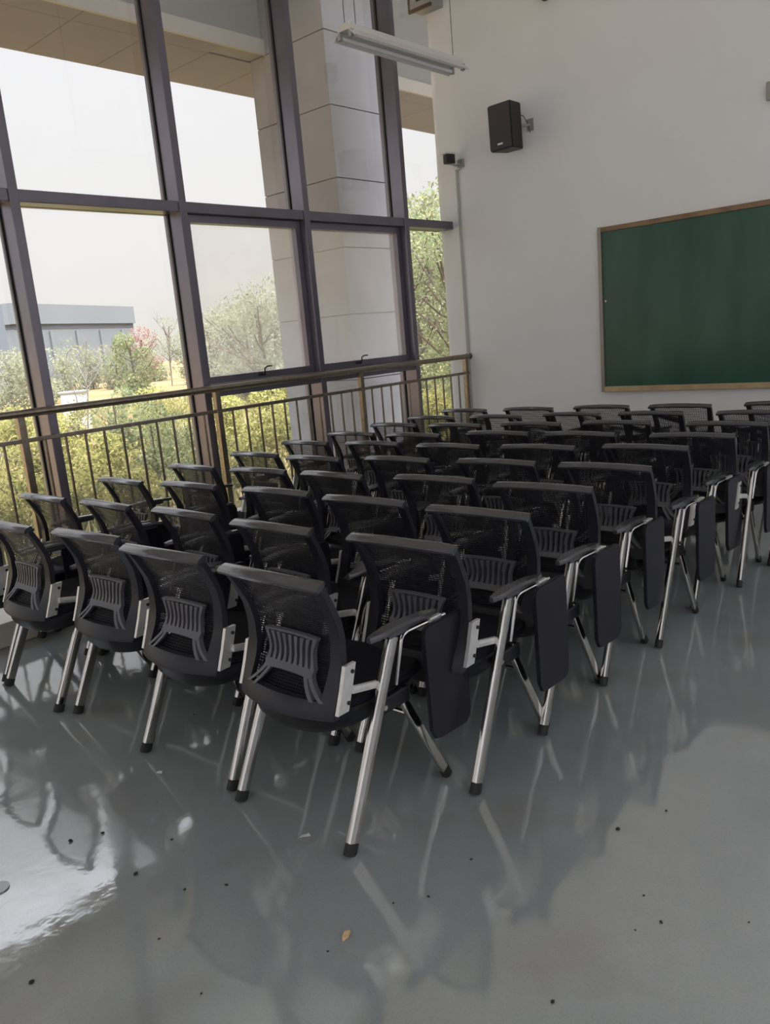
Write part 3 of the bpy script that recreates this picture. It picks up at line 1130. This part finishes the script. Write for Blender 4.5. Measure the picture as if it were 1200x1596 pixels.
def make_tree(name, seed, h, w, n, leaf, m_leaf, m_bark, low=0.15, blobs=12, r0=0.04, twigs=2, nbr=8):
    rg = random.Random(seed)
    t = empty(name)
    bm = bmesh.new()
    branches(bm, rg, h, w * 0.5, nbr, r0, twigs)
    obj('trunk', bm, m_bark, t)
    if n:
        cs = []
        for _ in range(blobs):
            z = rg.uniform(low, 0.9)
            rr = w * 0.5 * math.sin(math.pi * min(1, (z - low * 0.6) / (1.05 - low * 0.6))) * 0.75
            an = rg.uniform(0, 6.28)
            q = rg.uniform(0.1, 1)
            s = rg.uniform(0.16, 0.30) * w
            cs.append((Vector((math.cos(an) * rr * q, math.sin(an) * rr * q, z * h)), Vector((s, s, s * 0.8))))
        bm = bmesh.new()
        leaves(bm, rg, n, cs, leaf)
        obj('foliage', bm, m_leaf, t)
    return t


ORD = ['leftmost', 'second from the left', 'third from the left', 'fourth from the left', 'fifth from the left', 'sixth from the left', 'seventh from the left', 'eighth from the left', 'ninth from the left',
       'tenth from the left', 'eleventh from the left', 'twelfth from the left', 'thirteenth from the left', 'ninth from the right', 'eighth from the right', 'seventh from the right', 'sixth from the right',
       'fifth from the right', 'fourth from the right', 'third from the right', 'second from the right', 'rightmost']


def ordinal(i, n):
    return ORD[i] if i < n - 1 or n > 21 else 'rightmost'


def label_left_to_right(objs, fmt):
    # left-to-right order as seen from where the photo was taken
    cx, cy = 5.63, -7.46
    objs = sorted(objs, key=lambda o: math.atan2(o.location.y - cy, cx - o.location.x))
    for i, o in enumerate(objs):
        o['label'] = fmt % ordinal(i, len(objs))


def place(o, x, y, s=1.0, rz=0.0, label=None, cat=None, group=None, z=GZ):
    o.location = (x, y, z)
    o.scale = (s, s, s)
    o.rotation_euler = (0, 0, rz)
    tag(o, label, cat, group)
    return o


# near weeds and shrubs right outside the glass
sh = [make_tree('shrub', 11, 1.25, 1.1, 2600, 0.07, L_yg, M_bark, 0.05, 14, 0.012, 3, 10),
      make_tree('shrub', 12, 1.45, 1.2, 2400, 0.065, L_gr, M_bark, 0.05, 12, 0.012, 3, 10),
      make_tree('shrub', 13, 1.15, 1.3, 2600, 0.075, L_yg, M_bark2, 0.05, 16, 0.012, 3, 12)]
used = set()
spots = [(-3.14, -3.8, 0.85, 0), (-2.96, -3.1, 0.8, 2), (-2.75, -2.5, 0.75, 0), (-2.75, -1.6, 0.9, 1), (-3.0, -4.8, 0.9, 2), (-3.2, -1.1, 0.8, 0),
         (-5.81, -2.42, 1.0, 2), (-5.54, -1.5, 0.95, 0), (-5.25, -0.7, 1.05, 1), (-4.92, 0.0, 0.95, 2), (-4.5, 0.75, 0.95, 0), (-4.16, 1.4, 1.0, 2), (-5.9, -3.4, 0.9, 1),
         (-9.13, -1.6, 1.1, 0), (-8.88, -0.5, 1.0, 2), (-8.54, 0.6, 1.15, 1), (-8.15, 1.5, 1.05, 0), (-7.72, 2.4, 1.05, 2), (-7.24, 3.3, 1.1, 0), (-6.71, 4.2, 1.1, 2), (-6.14, 5.1, 1.1, 0),
         (-3.3, 2.4, 0.9, 0), (-2.9, 3.2, 1.0, 2), (-4.2, 3.6, 1.05, 0), (-5.2, 4.6, 1.1, 2), (-12.5, 0.4, 1.1, 2), (-12.8, 2.0, 1.0, 0), (-11.8, 3.4, 1.2, 2), (-11.2, 5.0, 1.2, 0), (-10.4, 6.6, 1.2, 2)]
shrubs = []
for i, (x, y, s, k) in enumerate(spots):
    o = sh[k] if k not in used else copy_tree(sh[k])
    used.add(k)
    place(o, x, y, s, i * 1.9, 'leafy green and yellow shrub', 'shrub', 'shrubs in the field outside')
    shrubs.append(o)
near_ = [o for o in shrubs if o.location.x > -3.6]
mid_ = [o for o in shrubs if -6.05 < o.location.x <= -3.6]
far_ = [o for o in shrubs if o.location.x <= -6.05]
label_left_to_right(near_, 'leafy shrub right outside the glass, nearest row, %s')
label_left_to_right(mid_, 'leafy shrub in the middle row outside, %s')
label_left_to_right(far_, 'leafy shrub in the farthest shrub row outside, %s')

tr = make_tree('young_tree', 21, 3.3, 2.5, 3600, 0.13, L_gr, M_bark, 0.12, 18, 0.05)
place(tr, -27.74, 12.72, 1.0, 0, 'round bushy green tree alone in the dry field', 'tree')
tr = make_tree('young_tree', 22, 4.0, 2.6, 2000, 0.14, L_rd, M_bark, 0.3, 12, 0.05)
place(tr, -38.47, 20.09, 1.0, 0, 'thin tree with reddish crown in front of the pale distant building', 'tree')
tr = make_tree('bare_tree', 23, 2.9, 1.5, 260, 0.07, L_gr, M_bark2, 0.2, 10, 0.022, 5, 12)
place(tr, -16.52, 4.13, 1.0, 0, 'thin twiggy sapling with few leaves beside the white utility box', 'tree')
tr = make_tree('bare_tree', 24, 5.2, 3.0, 700, 0.12, L_ol, M_bark2, 0.35, 12, 0.05, 6, 14)
place(tr, -44.37, 25.7, 1.0, 0, 'tall twiggy tree right of the pale distant building', 'tree')
far = [(-35.65, 10.44, 1.0), (-39.63, 13.79, 1.05), (-55.88, 25.95, 1.1), (-47.96, 19.51, 1.0), (-43.41, 27.1, 1.1), (-50.59, 25.17, 1.05), (-60.0, 22.0, 1.1), (-58.0, 33.0, 1.3), (-52.0, 33.5, 1.3), (-33.0, 6.5, 0.9)]
proto_far = make_tree('field_tree', 25, 2.9, 3.4, 2200, 0.18, L_ol, M_bark, 0.05, 16, 0.05)
far_trees = []
for i, (x, y, s) in enumerate(far):
    o = proto_far if i == 0 else copy_tree(proto_far)
    place(o, x, y, s, i * 2.1, 'low olive tree in the line at the far side of the field', 'tree', 'low trees along the far field edge')
    far_trees.append(o)
label_left_to_right(far_trees, 'low olive tree far across the field, %s of its line')
grove = [(-26.54, 16.31, 1.0), (-21.32, 13.26, 0.98), (-17.73, 11.36, 0.98), (-15.76, 10.61, 1.05), (-14.0, 10.9, 1.1), (-16.28, 13.03, 1.2), (-29.83, 20.24, 1.15), (-23.0, 16.6, 1.15), (-19.5, 14.2, 1.2)]
proto_g = make_tree('grove_tree', 26, 3.9, 3.2, 3200, 0.14, L_ol, M_bark, 0.03, 22, 0.05, 4, 14)
grove_trees = []
for i, (x, y, s) in enumerate(grove):
    o = proto_g if i == 0 else copy_tree(proto_g)
    place(o, x, y, s, i * 1.7, 'olive-green bushy tree of the grove left of the stone column', 'tree', 'grove left of the stone column')
    grove_trees.append(o)
label_left_to_right(grove_trees, 'bushy olive tree of the grove beside the stone column, %s')
corner = [(-9.77, 10.94, 1.0), (-7.6, 8.6, 0.86), (-7.76, 10.8, 1.0), (-5.3, 7.4, 0.8), (-14.63, 17.3, 1.3), (-10.8, 14.0, 1.25), (-6.4, 9.8, 0.95)]
proto_c = make_tree('tall_tree', 27, 5.6, 2.9, 3600, 0.12, L_gr, M_bark, 0.04, 24, 0.06, 5, 16)
corner_trees = []
for i, (x, y, s) in enumerate(corner):
    o = proto_c if i == 0 else copy_tree(proto_c)
    place(o, x, y, s, i * 1.3, 'tall leafy tree seen through the narrow window by the wall', 'tree', 'trees beyond the narrow corner window')
    corner_trees.append(o)
label_left_to_right(corner_trees, 'tall leafy tree beyond the narrow corner window, %s')

label_left_to_right(crumbs, 'tiny dark dirt crumb on the grey floor, %s')

# weeds
bm = bmesh.new()
rg = random.Random(5)
for _ in range(16000):
    d = rg.random() ** 1.6 * 34 + 1.2
    an = rg.uniform(R(92), R(172))
    x = 1.8 - 0.0 + math.cos(an) * d
    y = -6.0 + math.sin(an) * d
    if x > -0.6 or (-2.5 < x < -0.8 and -0.8 < y < 0.8):
        continue
    h_ = rg.uniform(0.2, 0.55)
    a = rg.uniform(0, 6.28)
    w_ = 0.012 + d * 0.0012
    dx, dy = math.cos(a) * w_, math.sin(a) * w_
    lx, ly = rg.uniform(-.15, .15), rg.uniform(-.15, .15)
    v = [bm.verts.new(p) for p in ((x - dx, y - dy, GZ), (x + dx, y + dy, GZ), (x + dx * .7 + lx * .4, y + dy * .7 + ly * .4, GZ + h_ * .6), (x + lx, y + ly, GZ + h_))]
    bm.faces.new(v)
tag(obj('tall_grass', bm, leaf_material('grass_blade', (0.18, 0.175, 0.07), (0.40, 0.33, 0.17), (0.28, 0.25, 0.10))), 'tall yellow-green grass and weeds covering the field outside', 'grass', kind='stuff')

# white utility box in the field
ub = empty('utility_box', (-17.49, 4.43, GZ), R(40))
tag(ub, 'white metal utility box standing in the field', 'utility box')
obj('cabinet', one_box(-0.32, 0.32, -0.25, 0.25, 0.0, 1.25, bev=0.01), M_white, ub)
obj('lid', one_box(-0.36, 0.36, -0.29, 0.29, 1.25, 1.31, bev=0.01), M_greybox, ub)
obj('door', one_box(-0.28, 0.28, -0.262, -0.25, 0.1, 1.2), M_white, ub)

# curved lamp-like post next to the box
bm = bmesh.new()
pts = [(0, 0, 0), (0.03, 0, 1.1), (-0.08, 0, 1.9)]
for k in range(9):
    a = R(200 - k * 35)
    pts.append((0.14 + 0.24 * math.cos(a), 0, 2.12 + 0.42 * math.sin(a)))
tube(bm, pts, 0.018, 0.018, 8, up=(0, 1, 0))
o = obj('bent_stem', bm, M_bark2)
o.location = (-16.9, 4.15, GZ)
o.rotation_euler = (0, 0, R(40))
tag(o, 'thin looping bare stem rising above the white utility box', 'stem')

# distant buildings
M_bld = mat('haze_pale_far_wall', (0.17, 0.18, 0.19), 0.8, var=0.06, vscale=0.1)  # paleness of distance haze is mixed into the wall colour
M_bld2 = mat('haze_blue_far_wall', (0.13, 0.15, 0.175), 0.8, var=0.06, vscale=0.1)  # bluish air haze is part of this colour too
M_win = mat('far_window_band', (0.09, 0.10, 0.12), 0.9, spec=0.1)
bA = empty('far_building', (-118, 50, GZ), R(28))
tag(bA, 'long pale low building on the horizon with a dark window band', 'building')


def far_part(name, m, *a):
    return obj(name, one_box(*a), m, bA)


far_part('wall', M_bld, -9, 9, -14.0, 16.0, 0, 7.3)
far_part('upper_storey', M_bld, -9.3, 9.3, -14.3, 16.3, 8.0, 10.7)
far_part('window_band', M_win, -9.0, 9.05, -14.0, 15.9, 7.3, 8.0)
for k in range(5):
    far_part('pilaster', M_bld, 9.0, 9.25, -13 + 6.2 * k, -12.5 + 6.2 * k, 0, 7.0)
bB = empty('far_building', (-92, 27.5, GZ), R(20))
tag(bB, 'blue-grey building block behind the leftmost mullion', 'building')
obj('wall', one_box(-6, 6, -12, 4.6, 0, 9.3), M_bld2, bB)
obj('roof_parapet', one_box(-6.1, 6.2, -12, 2.4, 9.3, 9.9), M_bld, bB)
for k in range(3):
    for j in range(4):
        f = obj('window', one_box(6.0, 6.08, -11 + 3.8 * j, -9 + 3.8 * j, 1.5 + 2.7 * k, 3.0 + 2.7 * k), M_win, bB)
